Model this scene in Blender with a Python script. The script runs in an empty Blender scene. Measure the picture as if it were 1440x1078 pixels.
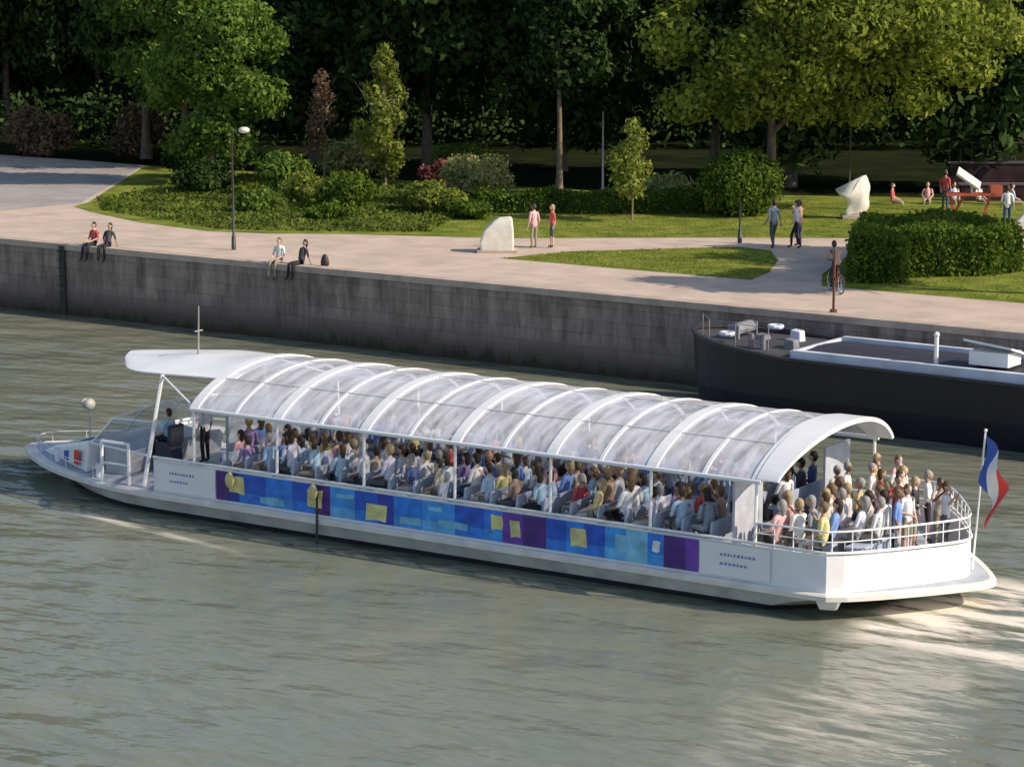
import bpy, math, random
import numpy as np
from mathutils import Vector, Matrix, Euler
random.seed(7); rng=np.random.default_rng(7)
sc=bpy.context.scene
COL=sc.collection
sc.view_settings.view_transform='Standard'; sc.view_settings.look='None'; sc.view_settings.exposure=0

# ------------------------------------------------------------ materials
def newmat(name):
    m=bpy.data.materials.new(name); m.use_nodes=True
    return m,m.node_tree,m.node_tree.nodes['Principled BSDF']
def mat(name,col,rough=.6,var=.15,scale=3.0,bump=0.0,metal=0.0,spec=.5,col2=None):
    m,nt,b=newmat(name)
    tc=nt.nodes.new('ShaderNodeTexCoord'); n=nt.nodes.new('ShaderNodeTexNoise')
    n.inputs['Scale'].default_value=scale; n.inputs['Detail'].default_value=5
    nt.links.new(tc.outputs['Object'],n.inputs['Vector'])
    r=nt.nodes.new('ShaderNodeValToRGB'); r.color_ramp.elements[0].position=.3; r.color_ramp.elements[1].position=.7
    c2=col2 or tuple(min(1,c*(1+var)) for c in col); c1=col if col2 else tuple(c*(1-var) for c in col)
    r.color_ramp.elements[0].color=(*c1,1); r.color_ramp.elements[1].color=(*c2,1)
    nt.links.new(n.outputs['Fac'],r.inputs['Fac']); nt.links.new(r.outputs['Color'],b.inputs['Base Color'])
    b.inputs['Roughness'].default_value=rough; b.inputs['Metallic'].default_value=metal
    b.inputs['Specular IOR Level'].default_value=spec
    if bump:
        bp=nt.nodes.new('ShaderNodeBump'); bp.inputs['Strength'].default_value=bump; bp.inputs['Distance'].default_value=.03
        nt.links.new(n.outputs['Fac'],bp.inputs['Height']); nt.links.new(bp.outputs['Normal'],b.inputs['Normal'])
    return m
def leafmat(name,dark,light,trans=.3,nscale=.9):
    m=bpy.data.materials.new(name); m.use_nodes=True; nt=m.node_tree; nt.nodes.clear()
    out=nt.nodes.new('ShaderNodeOutputMaterial'); d=nt.nodes.new('ShaderNodeBsdfDiffuse')
    g=nt.nodes.new('ShaderNodeNewGeometry'); tc=nt.nodes.new('ShaderNodeTexCoord'); n=nt.nodes.new('ShaderNodeTexNoise'); n.inputs['Scale'].default_value=nscale; n.inputs['Detail'].default_value=2
    nt.links.new(tc.outputs['Object'],n.inputs['Vector'])
    a=nt.nodes.new('ShaderNodeMath'); a.operation='MULTIPLY_ADD'; a.inputs[1].default_value=.5; 
    nt.links.new(g.outputs['Random Per Island'],a.inputs[0])
    s=nt.nodes.new('ShaderNodeMath'); s.operation='MULTIPLY_ADD'; s.inputs[1].default_value=1.6; s.inputs[2].default_value=-.55
    nt.links.new(n.outputs['Fac'],s.inputs[0]); nt.links.new(s.outputs[0],a.inputs[2])
    r=nt.nodes.new('ShaderNodeValToRGB'); r.color_ramp.elements[0].color=(*dark,1); r.color_ramp.elements[1].color=(*light,1)
    nt.links.new(a.outputs[0],r.inputs[0]); nt.links.new(r.outputs[0],d.inputs[0])
    if trans>0:
        mix=nt.nodes.new('ShaderNodeMixShader'); t=nt.nodes.new('ShaderNodeBsdfTranslucent'); nt.links.new(r.outputs[0],t.inputs[0])
        mix.inputs[0].default_value=trans
        nt.links.new(d.outputs[0],mix.inputs[1]); nt.links.new(t.outputs[0],mix.inputs[2]); nt.links.new(mix.outputs[0],out.inputs[0])
    else: nt.links.new(d.outputs[0],out.inputs[0])
    return m

# ------------------------------------------------------------ mesh helper
class G:
    def __init__(s): s.v=[]; s.f=[]; s.m=[]
    def add(s,vs,fs,mi=0):
        o=len(s.v); s.v+= [tuple(x) for x in vs]; s.f+=[tuple(i+o for i in f) for f in fs]; s.m+=[mi]*len(fs)
    def box(s,c,d,rz=0,mi=0,tilt=None):
        x,y,z=[a/2 for a in d]; vs=[Vector((i*x,j*y,k*z)) for i in(-1,1) for j in(-1,1) for k in(-1,1)]
        M=Matrix.Rotation(rz,3,'Z')
        if tilt: M=M@Euler(tilt).to_matrix()
        s.add([M@v+Vector(c) for v in vs],[(0,1,3,2),(4,6,7,5),(0,4,5,1),(2,3,7,6),(0,2,6,4),(1,5,7,3)],mi)
    def path(s,pts,r,n=6,mi=0,closed=False,cap=True):
        pts=[Vector(p) for p in pts]; rs=r if isinstance(r,(list,tuple)) else [r]*len(pts); rings=[]
        N=len(pts); up=None
        for i,p in enumerate(pts):
            a=pts[(i-1)%N] if (i>0 or closed) else p; b=pts[(i+1)%N] if (i<N-1 or closed) else p
            t=(b-a).normalized()
            ref=Vector((0,0,1)) if abs(t.z)<.9 else Vector((1,0,0))
            if up is not None and up.cross(t).length>.2: ref=up
            u=t.cross(ref).normalized(); w=u.cross(t).normalized(); up=w
            rings.append([p+(u*math.cos(k*2*math.pi/n)+w*math.sin(k*2*math.pi/n))*rs[i] for k in range(n)])
        vs=[v for rg in rings for v in rg]; fs=[]
        for i in range(N if closed else N-1):
            j=(i+1)%N
            for k in range(n): fs.append((i*n+k,j*n+k,j*n+(k+1)%n,i*n+(k+1)%n))
        if cap and not closed: fs.append(tuple(range(n))[::-1]); fs.append(tuple((N-1)*n+k for k in range(n)))
        s.add(vs,fs,mi)
    def sphere(s,c,r,seg=12,ring=8,mi=0,fn=None):
        if not isinstance(r,(list,tuple)): r=(r,r,r)
        vs=[];
        for i in range(ring+1):
            th=math.pi*i/ring
            for k in range(seg):
                ph=2*math.pi*k/seg; d=Vector((math.sin(th)*math.cos(ph),math.sin(th)*math.sin(ph),math.cos(th)))
                q=Vector((d.x*r[0],d.y*r[1],d.z*r[2]))
                if fn: q=fn(q,d)
                vs.append(q+Vector(c))
        fs=[(i*seg+k,(i+1)*seg+k,(i+1)*seg+(k+1)%seg,i*seg+(k+1)%seg) for i in range(ring) for k in range(seg)]
        s.add(vs,fs,mi)
    def grid(s,fn,nu,nv,mi=0):
        vs=[fn(i/nu,j/nv) for i in range(nu+1) for j in range(nv+1)]
        s.add(vs,[(i*(nv+1)+j,(i+1)*(nv+1)+j,(i+1)*(nv+1)+j+1,i*(nv+1)+j+1) for i in range(nu) for j in range(nv)],mi)
    def loft(s,rings,mi=0,cap0=True,cap1=True):
        n=len(rings[0]); vs=[v for r in rings for v in r]; fs=[]
        for i in range(len(rings)-1):
            for k in range(n): fs.append((i*n+k,i*n+(k+1)%n,(i+1)*n+(k+1)%n,(i+1)*n+k))
        if cap0: fs.append(tuple(range(n))[::-1])
        if cap1: fs.append(tuple((len(rings)-1)*n+k for k in range(n)))
        s.add(vs,fs,mi)
    def prism(s,poly,z0,z1,mi=0): s.loft([[(x,y,z0) for x,y in poly],[(x,y,z1) for x,y in poly]],mi)
    def obj(s,name,mats,parent=None,loc=None,smooth=False,bevel=0):
        me=bpy.data.meshes.new(name); me.from_pydata(s.v,[],s.f)
        for m in mats: me.materials.append(m)
        for p,mi in zip(me.polygons,s.m): p.material_index=mi; p.use_smooth=smooth
        me.update()
        o=bpy.data.objects.new(name,me); COL.objects.link(o)
        if parent: o.parent=parent
        if loc is not None: o.location=loc
        if bevel:
            b=o.modifiers.new('bevel','BEVEL'); b.width=bevel; b.segments=2; b.limit_method='ANGLE'
        return o
def empty(name,label,cat,loc=(0,0,0),rz=0,group=None):
    o=bpy.data.objects.new(name,None); COL.objects.link(o); o.location=loc; o.rotation_euler=(0,0,rz)
    tag(o,label,cat,group); return o
def tag(o,label,cat,group=None):
    o["label"]=label; o["category"]=cat
    if group: o["group"]=group
def copytree(src,name=None,loc=None,rz=None,scale=None):
    n=src.copy(); COL.objects.link(n)
    if loc is not None: n.location=loc
    if rz is not None: n.rotation_euler=(0,0,rz)
    if scale is not None: n.scale=scale
    for c in src.children:
        k=c.copy(); COL.objects.link(k); k.parent=n; k.matrix_parent_inverse=c.matrix_parent_inverse.copy()
    return n

# ------------------------------------------------------------ camera
f=3600.0
cam=bpy.data.cameras.new("camera"); co=bpy.data.objects.new("camera",cam); COL.objects.link(co); sc.camera=co
cam.sensor_width=36; cam.lens=36*f/1440; cam.clip_end=3000
co.location=(0,0,14.3); co.rotation_euler=(math.pi/2-math.atan(629/f),0,math.radians(34.5))

# ------------------------------------------------------------ light
EL=math.radians(34); S=Vector((.965*math.cos(EL),.26*math.cos(EL),math.sin(EL))).normalized()
w=bpy.data.worlds.new("World"); sc.world=w; w.use_nodes=True; nt=w.node_tree
sky=nt.nodes.new('ShaderNodeTexSky'); sky.sky_type='NISHITA'; sky.sun_disc=False; sky.sun_elevation=EL; sky.sun_rotation=math.atan2(S.x,S.y)
nt.links.new(sky.outputs[0],nt.nodes['Background'].inputs[0]); nt.nodes['Background'].inputs[1].default_value=.15
sl=bpy.data.lights.new("sun",'SUN'); sl.energy=5; sl.angle=math.radians(.5); sl.color=(1,.87,.70)
so=bpy.data.objects.new("sun",sl); COL.objects.link(so); so.rotation_euler=S.to_track_quat('Z','Y').to_euler()

# ------------------------------------------------------------ ground, paving, lawns
Z=2.7
def sheet(name,poly,z,m):
    g=G(); g.add([(x,y,z) for x,y in poly],[tuple(range(len(poly)))]); o=g.obj(name,[m]); o["kind"]="structure"; return o
M_pave=mat("sandy_paving",(.54,.43,.35),.9,.14,.9,.15,spec=.1)
M_plaza=mat("grey_paving",(.36,.33,.32),.9,.14,.6,.1,spec=.1)
M_lawn=mat("lawn_grass",(.10,.14,.024),.95,.3,1.0,.3,col2=(.25,.27,.055),spec=0)
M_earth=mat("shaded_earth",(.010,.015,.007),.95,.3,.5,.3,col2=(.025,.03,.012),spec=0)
sheet("ground",[(-700,70.9),(500,70.9),(500,900),(-700,900)],Z,M_pave)
sheet("plaza_paving",[(-300,78),(-80,78),(-79.6,82.2),(-89.6,97),(-96,93),(-300,96)],Z+.004,M_plaza)
lawnA=[(-79.2,82.2),(-78.6,80.7),(-76.6,79.6),(-72,77.7),(-67.6,76.9),(-65,77.6),(-62.7,79.1),(-56.7,81.5),(-55.5,82.3),(-50,86.3),(-45,89.5),(-38,94),(-20,100),(60,120),(60,140),(-100,140),(-89.6,97.2)]
sheet("lawn",lawnA,Z+.008,M_lawn)
lawnB=[(-53,76.35),(-42.5,76.3),(-43,78.5),(-44.3,81.5),(-46,84),(-47.5,84.3),(-49.5,82.3),(-52,79.5)]
sheet("lawn",lawnB,Z+.006,M_lawn)
lawnC=[(-39.8,76.3),(-10,76.3),(-10,92),(-36,92.5),(-41,88),(-42.8,84),(-41.2,79)]
sheet("lawn",lawnC,Z+.006,M_lawn)
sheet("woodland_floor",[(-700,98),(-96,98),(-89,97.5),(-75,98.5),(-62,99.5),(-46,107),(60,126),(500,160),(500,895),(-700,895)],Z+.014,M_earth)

# quay wall
def wallmat():
    m,nt,b=newmat("quay_stone"); N=nt.nodes; L=nt.links
    tc=N.new('ShaderNodeTexCoord'); sp=N.new('ShaderNodeSeparateXYZ'); L.new(tc.outputs['Object'],sp.inputs[0])
    cb=N.new('ShaderNodeCombineXYZ'); L.new(sp.outputs['X'],cb.inputs['X']); L.new(sp.outputs['Z'],cb.inputs['Y'])
    br=N.new('ShaderNodeTexBrick'); br.inputs['Scale'].default_value=1; br.inputs['Brick Width'].default_value=1.3; br.inputs['Row Height'].default_value=.45; br.inputs['Mortar Size'].default_value=.012
    br.inputs['Color1'].default_value=(.37,.295,.265,1); br.inputs['Color2'].default_value=(.29,.235,.215,1); br.inputs['Mortar'].default_value=(.22,.18,.165,1)
    L.new(cb.outputs[0],br.inputs['Vector'])
    mp=N.new('ShaderNodeMapping'); mp.inputs['Scale'].default_value=(1.4,1,.28); L.new(tc.outputs['Object'],mp.inputs[0])
    n=N.new('ShaderNodeTexNoise'); n.inputs['Scale'].default_value=1.5; n.inputs['Detail'].default_value=9; n.inputs['Roughness'].default_value=.68; L.new(mp.outputs[0],n.inputs['Vector'])
    r=N.new('ShaderNodeValToRGB'); r.color_ramp.elements[0].position=.34; r.color_ramp.elements[0].color=(.48,.46,.45,1); r.color_ramp.elements[1].position=.64; r.color_ramp.elements[1].color=(1.14,1.12,1.08,1)
    L.new(n.outputs['Fac'],r.inputs[0])
    mx=N.new('ShaderNodeMix'); mx.data_type='RGBA'; mx.blend_type='MULTIPLY'; mx.inputs[0].default_value=1
    L.new(br.outputs['Color'],mx.inputs[6]); L.new(r.outputs[0],mx.inputs[7])
    zz=N.new('ShaderNodeMath'); zz.operation='MULTIPLY_ADD'; zz.inputs[1].default_value=-1.6; L.new(n.outputs['Fac'],zz.inputs[0]); L.new(sp.outputs['Z'],zz.inputs[2])
    zr=N.new('ShaderNodeMapRange'); zr.inputs[1].default_value=-.7; zr.inputs[2].default_value=.3; L.new(zz.outputs[0],zr.inputs[0])
    mx2=N.new('ShaderNodeMix'); mx2.data_type='RGBA'; mx2.inputs[6].default_value=(.06,.048,.035,1); L.new(zr.outputs[0],mx2.inputs[0]); L.new(mx.outputs[2],mx2.inputs[7])
    L.new(mx2.outputs[2],b.inputs['Base Color']); b.inputs['Roughness'].default_value=.9; b.inputs['Specular IOR Level'].default_value=.1
    bp=N.new('ShaderNodeBump'); bp.inputs['Strength'].default_value=.5; bp.inputs['Distance'].default_value=.06; L.new(n.outputs['Fac'],bp.inputs['Height']); L.new(bp.outputs[0],b.inputs['Normal'])
    return m
M_wall=wallmat(); M_cope=mat("coping_stone",(.46,.37,.31),.85,.18,1.5,.2,spec=.1)
M_dark=mat("dark_iron",(.03,.028,.028),.6,.2)
qw=empty("quay_wall","long weathered grey stone quay wall rising from the river","wall")
g=G(); g.box((-100,70.75,.7),(1200,.7,3.6)); g.obj("wall_face",[M_wall],qw)
g=G()
x=-130.0
while x<60:
    l=1.6+random.random()*.3; g.box((x+l/2,70.62,2.61),(l-.01,.56,.21+random.random()*.012)); x+=l
g.obj("coping",[M_cope],qw)
g=G(); g.box((-69.2,70.36,1.3),(.28,.1,2.7)); 
for k in range(8): g.box((-69.2,70.28,.2+k*.32),(.4,.05,.04))
g.obj("ladder",[M_dark],qw)

# ------------------------------------------------------------ water
def watermat():
    m,nt,b=newmat("river_water"); N=nt.nodes; L=nt.links
    tc=N.new('ShaderNodeTexCoord'); P=tc.outputs['Object']
    def noise(sx,sy,rot,scale,detail=3,rough=.5):
        mp=N.new('ShaderNodeMapping'); mp.inputs['Rotation'].default_value=(0,0,rot); mp.inputs['Scale'].default_value=(sx,sy,1); L.new(P,mp.inputs[0])
        n=N.new('ShaderNodeTexNoise'); n.inputs['Scale'].default_value=scale; n.inputs['Detail'].default_value=detail; n.inputs['Roughness'].default_value=rough; L.new(mp.outputs[0],n.inputs['Vector']); return n.outputs['Fac']
    def M(op,a,b_=None,c=None,clamp=False):
        q=N.new('ShaderNodeMath'); q.operation=op; q.use_clamp=clamp
        for i,x in enumerate((a,b_,c)):
            if x is None: continue
            if isinstance(x,(int,float)): q.inputs[i].default_value=x
            else: L.new(x,q.inputs[i])
        return q.outputs[0]
    n1=noise(.5,.95,-.6,.6,2,.45); n2=noise(.6,1.2,-.3,2.0,2); n3=noise(1,1,0,.10,2)
    h=M('MULTIPLY_ADD',n2,.20,n1)
    bp=N.new('ShaderNodeBump'); bp.inputs['Strength'].default_value=1; bp.inputs['Distance'].default_value=.26; L.new(h,bp.inputs['Height'])
    L.new(bp.outputs[0],b.inputs['Normal'])
    sp=N.new('ShaderNodeSeparateXYZ'); L.new(P,sp.inputs[0]); X=sp.outputs['X']; Y=sp.outputs['Y']
    dx=M('SUBTRACT',X,-24.0); cy=M('ABSOLUTE',M('SUBTRACT',Y,49.3)); hw=M('MULTIPLY_ADD',dx,.12,3.6)
    wedge=M('MULTIPLY',M('SUBTRACT',1.0,M('DIVIDE',cy,hw),clamp=True),M('MULTIPLY',dx,1.0,clamp=True),clamp=True)
    fade=M('SUBTRACT',1.0,M('MULTIPLY',dx,.03),clamp=True)
    nf=noise(.45,1.5,-.6,1.1,5,.6); nw=noise(.30,1.2,-.35,1.2,5,.62)
    foam1=M('MULTIPLY',M('MULTIPLY_ADD',M('SUBTRACT',nw,.425),8,0,clamp=True),M('MULTIPLY',M('MULTIPLY',wedge,3,clamp=True),fade),clamp=True)
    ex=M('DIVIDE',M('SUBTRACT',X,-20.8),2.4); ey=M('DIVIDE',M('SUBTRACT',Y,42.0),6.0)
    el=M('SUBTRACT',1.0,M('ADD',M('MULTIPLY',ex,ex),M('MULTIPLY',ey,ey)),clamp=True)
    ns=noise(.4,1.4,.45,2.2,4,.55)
    glint=M('MULTIPLY',M('MULTIPLY_ADD',M('SUBTRACT',ns,.43),4,0,clamp=True),M('MULTIPLY',el,.55),clamp=True)  # sun glint on the waves, painted as a pale warm streaky patch
    by=M('SUBTRACT',1.0,M('DIVIDE',M('ABSOLUTE',M('SUBTRACT',Y,M('MULTIPLY_ADD',M('ADD',X,47.0),-.16,46.1))),.25),clamp=True)
    bx=M('SUBTRACT',1.0,M('DIVIDE',M('ABSOLUTE',M('ADD',X,42.5)),4.8),clamp=True)
    foam3=M('MULTIPLY',M('MULTIPLY',by,bx),M('MULTIPLY_ADD',M('SUBTRACT',nf,.40),5,0,clamp=True),clamp=True)
    foam_glint=M('MAXIMUM',M('MAXIMUM',foam1,glint),foam3)
    r=N.new('ShaderNodeValToRGB'); r.color_ramp.elements[0].position=.35; r.color_ramp.elements[1].position=.65
    r.color_ramp.elements[0].color=(.165,.185,.14,1); r.color_ramp.elements[1].color=(.20,.205,.15,1); L.new(n3,r.inputs[0])
    mx=N.new('ShaderNodeMix'); mx.data_type='RGBA'; mx.inputs[7].default_value=(.88,.79,.67,1); L.new(foam_glint,mx.inputs[0]); L.new(r.outputs[0],mx.inputs[6])
    L.new(mx.outputs[2],b.inputs['Base Color'])
    L.new(M('MULTIPLY_ADD',foam_glint,.6,.14),b.inputs['Roughness']); b.inputs['IOR'].default_value=1.33
    return m
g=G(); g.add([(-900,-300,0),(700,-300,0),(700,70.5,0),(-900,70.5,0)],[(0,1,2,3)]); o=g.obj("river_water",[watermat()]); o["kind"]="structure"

# ------------------------------------------------------------ foliage
def leaves(clumps,n,size,name="crown",m=None,parent=None,flat=0.0,shell=.55):
    c=np.array([k[:3] for k in clumps],float); r=np.array([k[3:6] for k in clumps],float)
    wgt=(r.prod(axis=1))**(2/3); wgt/=wgt.sum()
    idx=rng.choice(len(c),n,p=wgt)
    d=rng.normal(size=(n,3)); d/=np.linalg.norm(d,axis=1)[:,None]
    rad=shell+(1-shell)*rng.random(n)**.8; rad*=1+.12*rng.normal(size=n)
    p=c[idx]+d*r[idx]*rad[:,None]
    nrm=d+.6*rng.normal(size=(n,3)); nrm/=np.linalg.norm(nrm,axis=1)[:,None]
    a=np.cross(nrm,rng.normal(size=(n,3))); a/=np.linalg.norm(a,axis=1)[:,None]; b=np.cross(nrm,a)
    s=size*(.6+.8*rng.random(n))[:,None]
    v=np.stack([p-a*s,p-b*s*.55,p+a*s,p+b*s*.55],axis=1).reshape(-1,3)
    me=bpy.data.meshes.new(name); me.vertices.add(4*n); me.vertices.foreach_set('co',v.ravel())
    me.loops.add(4*n); me.loops.foreach_set('vertex_index',np.arange(4*n,dtype=np.int32)); me.polygons.add(n)
    me.polygons.foreach_set('loop_start',np.arange(0,4*n,4,dtype=np.int32)); me.update(calc_edges=True)
    me.materials.append(m)
    o=bpy.data.objects.new(name,me); COL.objects.link(o)
    if parent: o.parent=parent
    return o
def crownclumps(rx,ry,rz,cz,k,cr,cx=0,cy=0):
    out=[]
    for i in range(k):
        d=rng.normal(size=3); d/=np.linalg.norm(d); q=.35+.6*rng.random()
        s=cr*(.65+.6*rng.random()); out.append((cx+d[0]*rx*q,cy+d[1]*ry*q,cz+d[2]*rz*q,s,s,s*.8))
    return out
M_bark=mat("bark",(.13,.10,.07),.9,.35,4,.5); M_barkl=mat("pale_bark",(.20,.15,.10),.9,.3,4,.4)
def trunk(h,r,parent,limbs,m=M_bark,lean=(0,0)):
    g=G(); pts=[(lean[0]*t*t,lean[1]*t*t+.05*math.sin(5*t),h*t) for t in np.linspace(0,1,7)]
    g.path(pts,[r*(1.35 if t==0 else 1-.6*t) for t in np.linspace(0,1,7)],8)
    for (t0,ex,ey,ez,rr) in limbs:
        a=Vector((lean[0]*t0*t0,lean[1]*t0*t0,h*t0)); b=Vector((ex,ey,ez)); mid=a.lerp(b,.5)+Vector((0,0,(b-a).length*.08))
        g.path([a,mid,b],[rr,rr*.7,rr*.3],6)
    return g.obj("trunk",[m],parent,smooth=True)
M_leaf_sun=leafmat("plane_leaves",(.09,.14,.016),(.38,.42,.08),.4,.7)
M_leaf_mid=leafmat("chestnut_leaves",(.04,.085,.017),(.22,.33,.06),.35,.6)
M_leaf_dark=leafmat("shaded_leaves",(.009,.022,.007),(.065,.105,.030),0,.35)  # shade of the wood is put into this very dark leaf colour
M_leaf_yel=leafmat("young_leaves",(.12,.16,.025),(.36,.40,.09),.4,1.2)
M_leaf_brn=leafmat("bronze_leaves",(.08,.055,.028),(.30,.20,.13),.3,1.2)
M_hedge=leafmat("hedge_leaves",(.04,.075,.014),(.16,.23,.035),.3,1.5)
M_cover=leafmat("cover_leaves",(.04,.065,.014),(.20,.25,.05),.3,.45)
M_flower=leafmat("flowering_leaves",(.16,.19,.05),(.55,.50,.22),.3,2.5)
M_redfl=leafmat("red_blossom",(.10,.03,.03),(.34,.12,.10),.2,2.5)
def rl(n,R,z0,z1,rr):
    out=[]
    for i in range(n):
        a=2*math.pi*i/n+random.random(); q=R*(.5+.5*random.random()); out.append((.45+.5*random.random(),q*math.cos(a),q*math.sin(a),z0+(z1-z0)*random.random(),rr))
    return out
t=empty("plane_tree","large sunlit plane tree with a wide yellow-green crown on the lawn","tree",(-52.4,95.6,Z))
trunk(7.5,.25,t,[(.45,3.5,2.2,6.5,.14),(.5,-2.6,-1.5,7,.13),(.6,6.2,4.0,8.5,.12),(.65,1,-2,9,.1),(.55,-1,2,8,.1),(.7,4,4,10,.1)])
cl=crownclumps(5.8,4.6,3.3,8.6,64,1.35,2.6,1.6)+[(-2.9,-2.1,4.6,1.2,1.2,.9),(-2.2,-1.5,5.3,1.4,1.4,1.1),(-.8,-1.4,4.3,1.1,1.1,.8),(.4,-.6,5.0,1.4,1.4,1.0),(1.4,.6,4.4,1.3,1.3,.8),(3.2,2,4.3,1.3,1.3,.8),(5.2,3.4,4.9,1.3,1.3,.9),(6.8,4.6,6.2,1.5,1.5,1.1),(8,5.4,7.7,1.3,1.3,1.1),(7.3,5,9.2,1.4,1.4,1.2),(-3.4,-2.4,7.5,1.6,1.6,1.4),(-3.2,-2,9.8,1.6,1.6,1.4),(0,-2,6.6,1.8,1.6,1.3),(2,-1.5,6.2,1.8,1.6,1.3),(2,1,6,2.4,2.2,1.6),(4.5,3,7,2.2,2.2,1.8)]
leaves(cl,40000,.15,m=M_leaf_sun,parent=t)
t=empty("chestnut_tree","tall leafy chestnut tree lit on one side beside the plaza","tree",(-80.2,91.6,Z))
trunk(8,.25,t,rl(6,2.6,4,8,.1))
leaves(crownclumps(3.0,3.0,4.6,6.3,54,1.1)+[(-.8,-.6,1.9,1.2,1.1,.8),(1.2,.7,1.6,1.0,1,.7),(.3,0,2.6,1.6,1.6,1),(2.2,1.2,4.2,1.3,1.3,1.1)],30000,.145,m=M_leaf_mid,parent=t)
for loc in((-87.5,98.0),(-92.5,100.5)):
    t=empty("chestnut_tree","dark leafy chestnut tree standing behind the plaza corner","tree",(*loc,Z))
    trunk(8,.25,t,rl(6,3,4,8,.1))
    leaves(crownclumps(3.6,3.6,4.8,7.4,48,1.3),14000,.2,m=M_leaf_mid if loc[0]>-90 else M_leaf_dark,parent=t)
for loc,R_ in(((-30.8,87.2),3.2),((-29.0,79.6),2.6)):
    t=empty("plane_tree","plane tree on the riverside lawn shading the path","tree",(*loc,Z))
    trunk(8,.24,t,rl(6,2.2,6,10,.1)); leaves(crownclumps(R_,R_,2.4,8.6,34,1.1),11000,.18,m=M_leaf_sun,parent=t)
def smalltree(label,loc,h,rx,cz0,n,m,k=16,cr=.45,barkm=M_barkl,r=.06,size=.11):
    t=empty("young_tree",label,"tree",(*loc,Z)); trunk(h*.8,r,t,rl(5,rx*.7,h*.5,h*.85,r*.5),barkm)
    c=[]
    for i in range(k):
        q=i/(k-1); z=cz0+(h-cz0)*q; R=rx*math.sin(math.pi*min(1,.25+.75*q))**.8; a=random.random()*6.28; rr=R*.6*random.random()**.5; s=cr*(.7+.5*random.random())*(1-.4*q); c.append((rr*math.cos(a),rr*math.sin(a),z,s,s,s*1.1))
    leaves(c,n,size,m=m,parent=t); return t
smalltree("slender young tree with bright yellow-green leaves in the bed",(-72.4,94.9),6.3,2.2,1.0,4400,M_leaf_yel,30,.64)
smalltree("thin sparse young tree with bronze leaves in the bed",(-75.8,94.6),5.2,1.2,2.0,1000,M_leaf_brn,14,.5)
smalltree("small young tree with bright leaves beside the low hedge",(-55.7,89.8),3.9,1.7,1.5,2000,M_leaf_yel,18,.55,r=.045,size=.1)
t=empty("shade_tree","slender brown-trunked tree with dark crown at the lawn edge","tree",(-64.8,98.1,Z)); trunk(7,.15,t,[(.75,-.6,1.5,7.5,.06),(.8,.7,1.6,7.6,.05)],M_barkl)
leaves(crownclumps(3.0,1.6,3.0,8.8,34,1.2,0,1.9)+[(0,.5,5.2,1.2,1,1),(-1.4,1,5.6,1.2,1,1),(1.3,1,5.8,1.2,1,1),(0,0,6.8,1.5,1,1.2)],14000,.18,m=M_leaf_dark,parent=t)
def shrub(name,label,loc,r,h,n,m,size=.1):
    c=[]
    for i in range(14):
        d=rng.normal(size=3); d/=np.linalg.norm(d); c.append((d[0]*r[0]*.6,d[1]*r[1]*.6,h*.5+d[2]*h*.3,r[0]*.4,r[1]*.4,h*.27))
    c.append((0,0,h*.45,r[0]*.7,r[1]*.7,h*.42))
    o=leaves(c,n,size,name,m); o.location=(*loc,Z); tag(o,label,"shrub"); return o
o=leaves([(0,0,1.28,1.6,1.55,1.3),(.25,.2,1.5,1.35,1.3,1.15)],11000,.09,"round_shrub",M_hedge,shell=.86); o.location=(-53.0,94.0,Z); tag(o,"large rounded clipped green shrub beside the plane tree","shrub")
shrub("shrub","pale flowering shrub in the planting bed",(-66.9,94.6),(2.1,1.6),1.9,4800,M_flower)
shrub("shrub","green shrub in the planting bed near the path",(-68.2,86.6),(1.9,1.5),1.6,4000,M_hedge)
shrub("shrub","yellow-green shrub in the planting bed near the path",(-64.4,87.6),(1.8,1.4),1.3,3600,M_leaf_yel)
shrub("shrub","green shrub in the planting bed near the path",(-61.8,86.6),(1.4,1.0),.9,2200,M_hedge)
shrub("shrub","yellow-green shrub in the planting bed near the path",(-71.4,88.0),(1.5,1.2),1.3,2600,M_leaf_yel)
shrub("shrub","green shrub in the planting bed near the path",(-66.0,82.6),(1.2,.9),.8,1700,M_hedge)
shrub("shrub","green shrub in the planting bed near the path",(-70.6,83.4),(1.4,1.0),1.0,2000,M_leaf_mid)
shrub("shrub","green shrub under the chestnut tree",(-74.4,89.8),(1.7,1.4),1.9,3500,M_leaf_mid)
shrub("shrub","dark green shrub under the chestnut tree",(-78.0,88.6),(1.8,1.5),1.5,3500,M_leaf_dark)
shrub("shrub","dark green shrub under the chestnut tree",(-83.5,94.0),(1.8,1.5),1.8,3500,M_leaf_dark)
shrub("shrub","reddish blossoming shrub among green shrubs",(-70.0,95.9),(1.1,.9),1.4,1700,M_redfl)
shrub("shrub","yellow-green shrub behind the low clipped hedge",(-57.2,95.2),(1.6,1.2),1.6,2800,M_flower)
shrub("shrub","yellow-green shrub under the chestnut tree",(-76.4,97.2),(1.7,1.3),2.2,3000,M_flower)
shrub("shrub","green shrub behind the flowering shrub",(-71.0,99.5),(2.2,1.6),1.9,3600,M_leaf_mid)
shrub("shrub","brownish flowering shrub in the shade beyond the plaza",(-98.5,98.5),(2.6,1.4),2.6,3000,M_leaf_brn,.14)
shrub("shrub","brownish flowering shrub in the shade beyond the plaza",(-94.0,101.3),(1.9,1.4),2.9,3000,M_leaf_brn,.14)
def fromcenters(cen,name,size,m):
    o=leaves([(0,0,0,1,1,1)],len(cen),size,name,m)
    v=np.empty(len(cen)*12); o.data.vertices.foreach_get('co',v); v=v.reshape(-1,4,3); v+=(cen-v.mean(1))[:,None,:]
    o.data.vertices.foreach_set('co',v.ravel()); o.data.update(); return o
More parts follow.
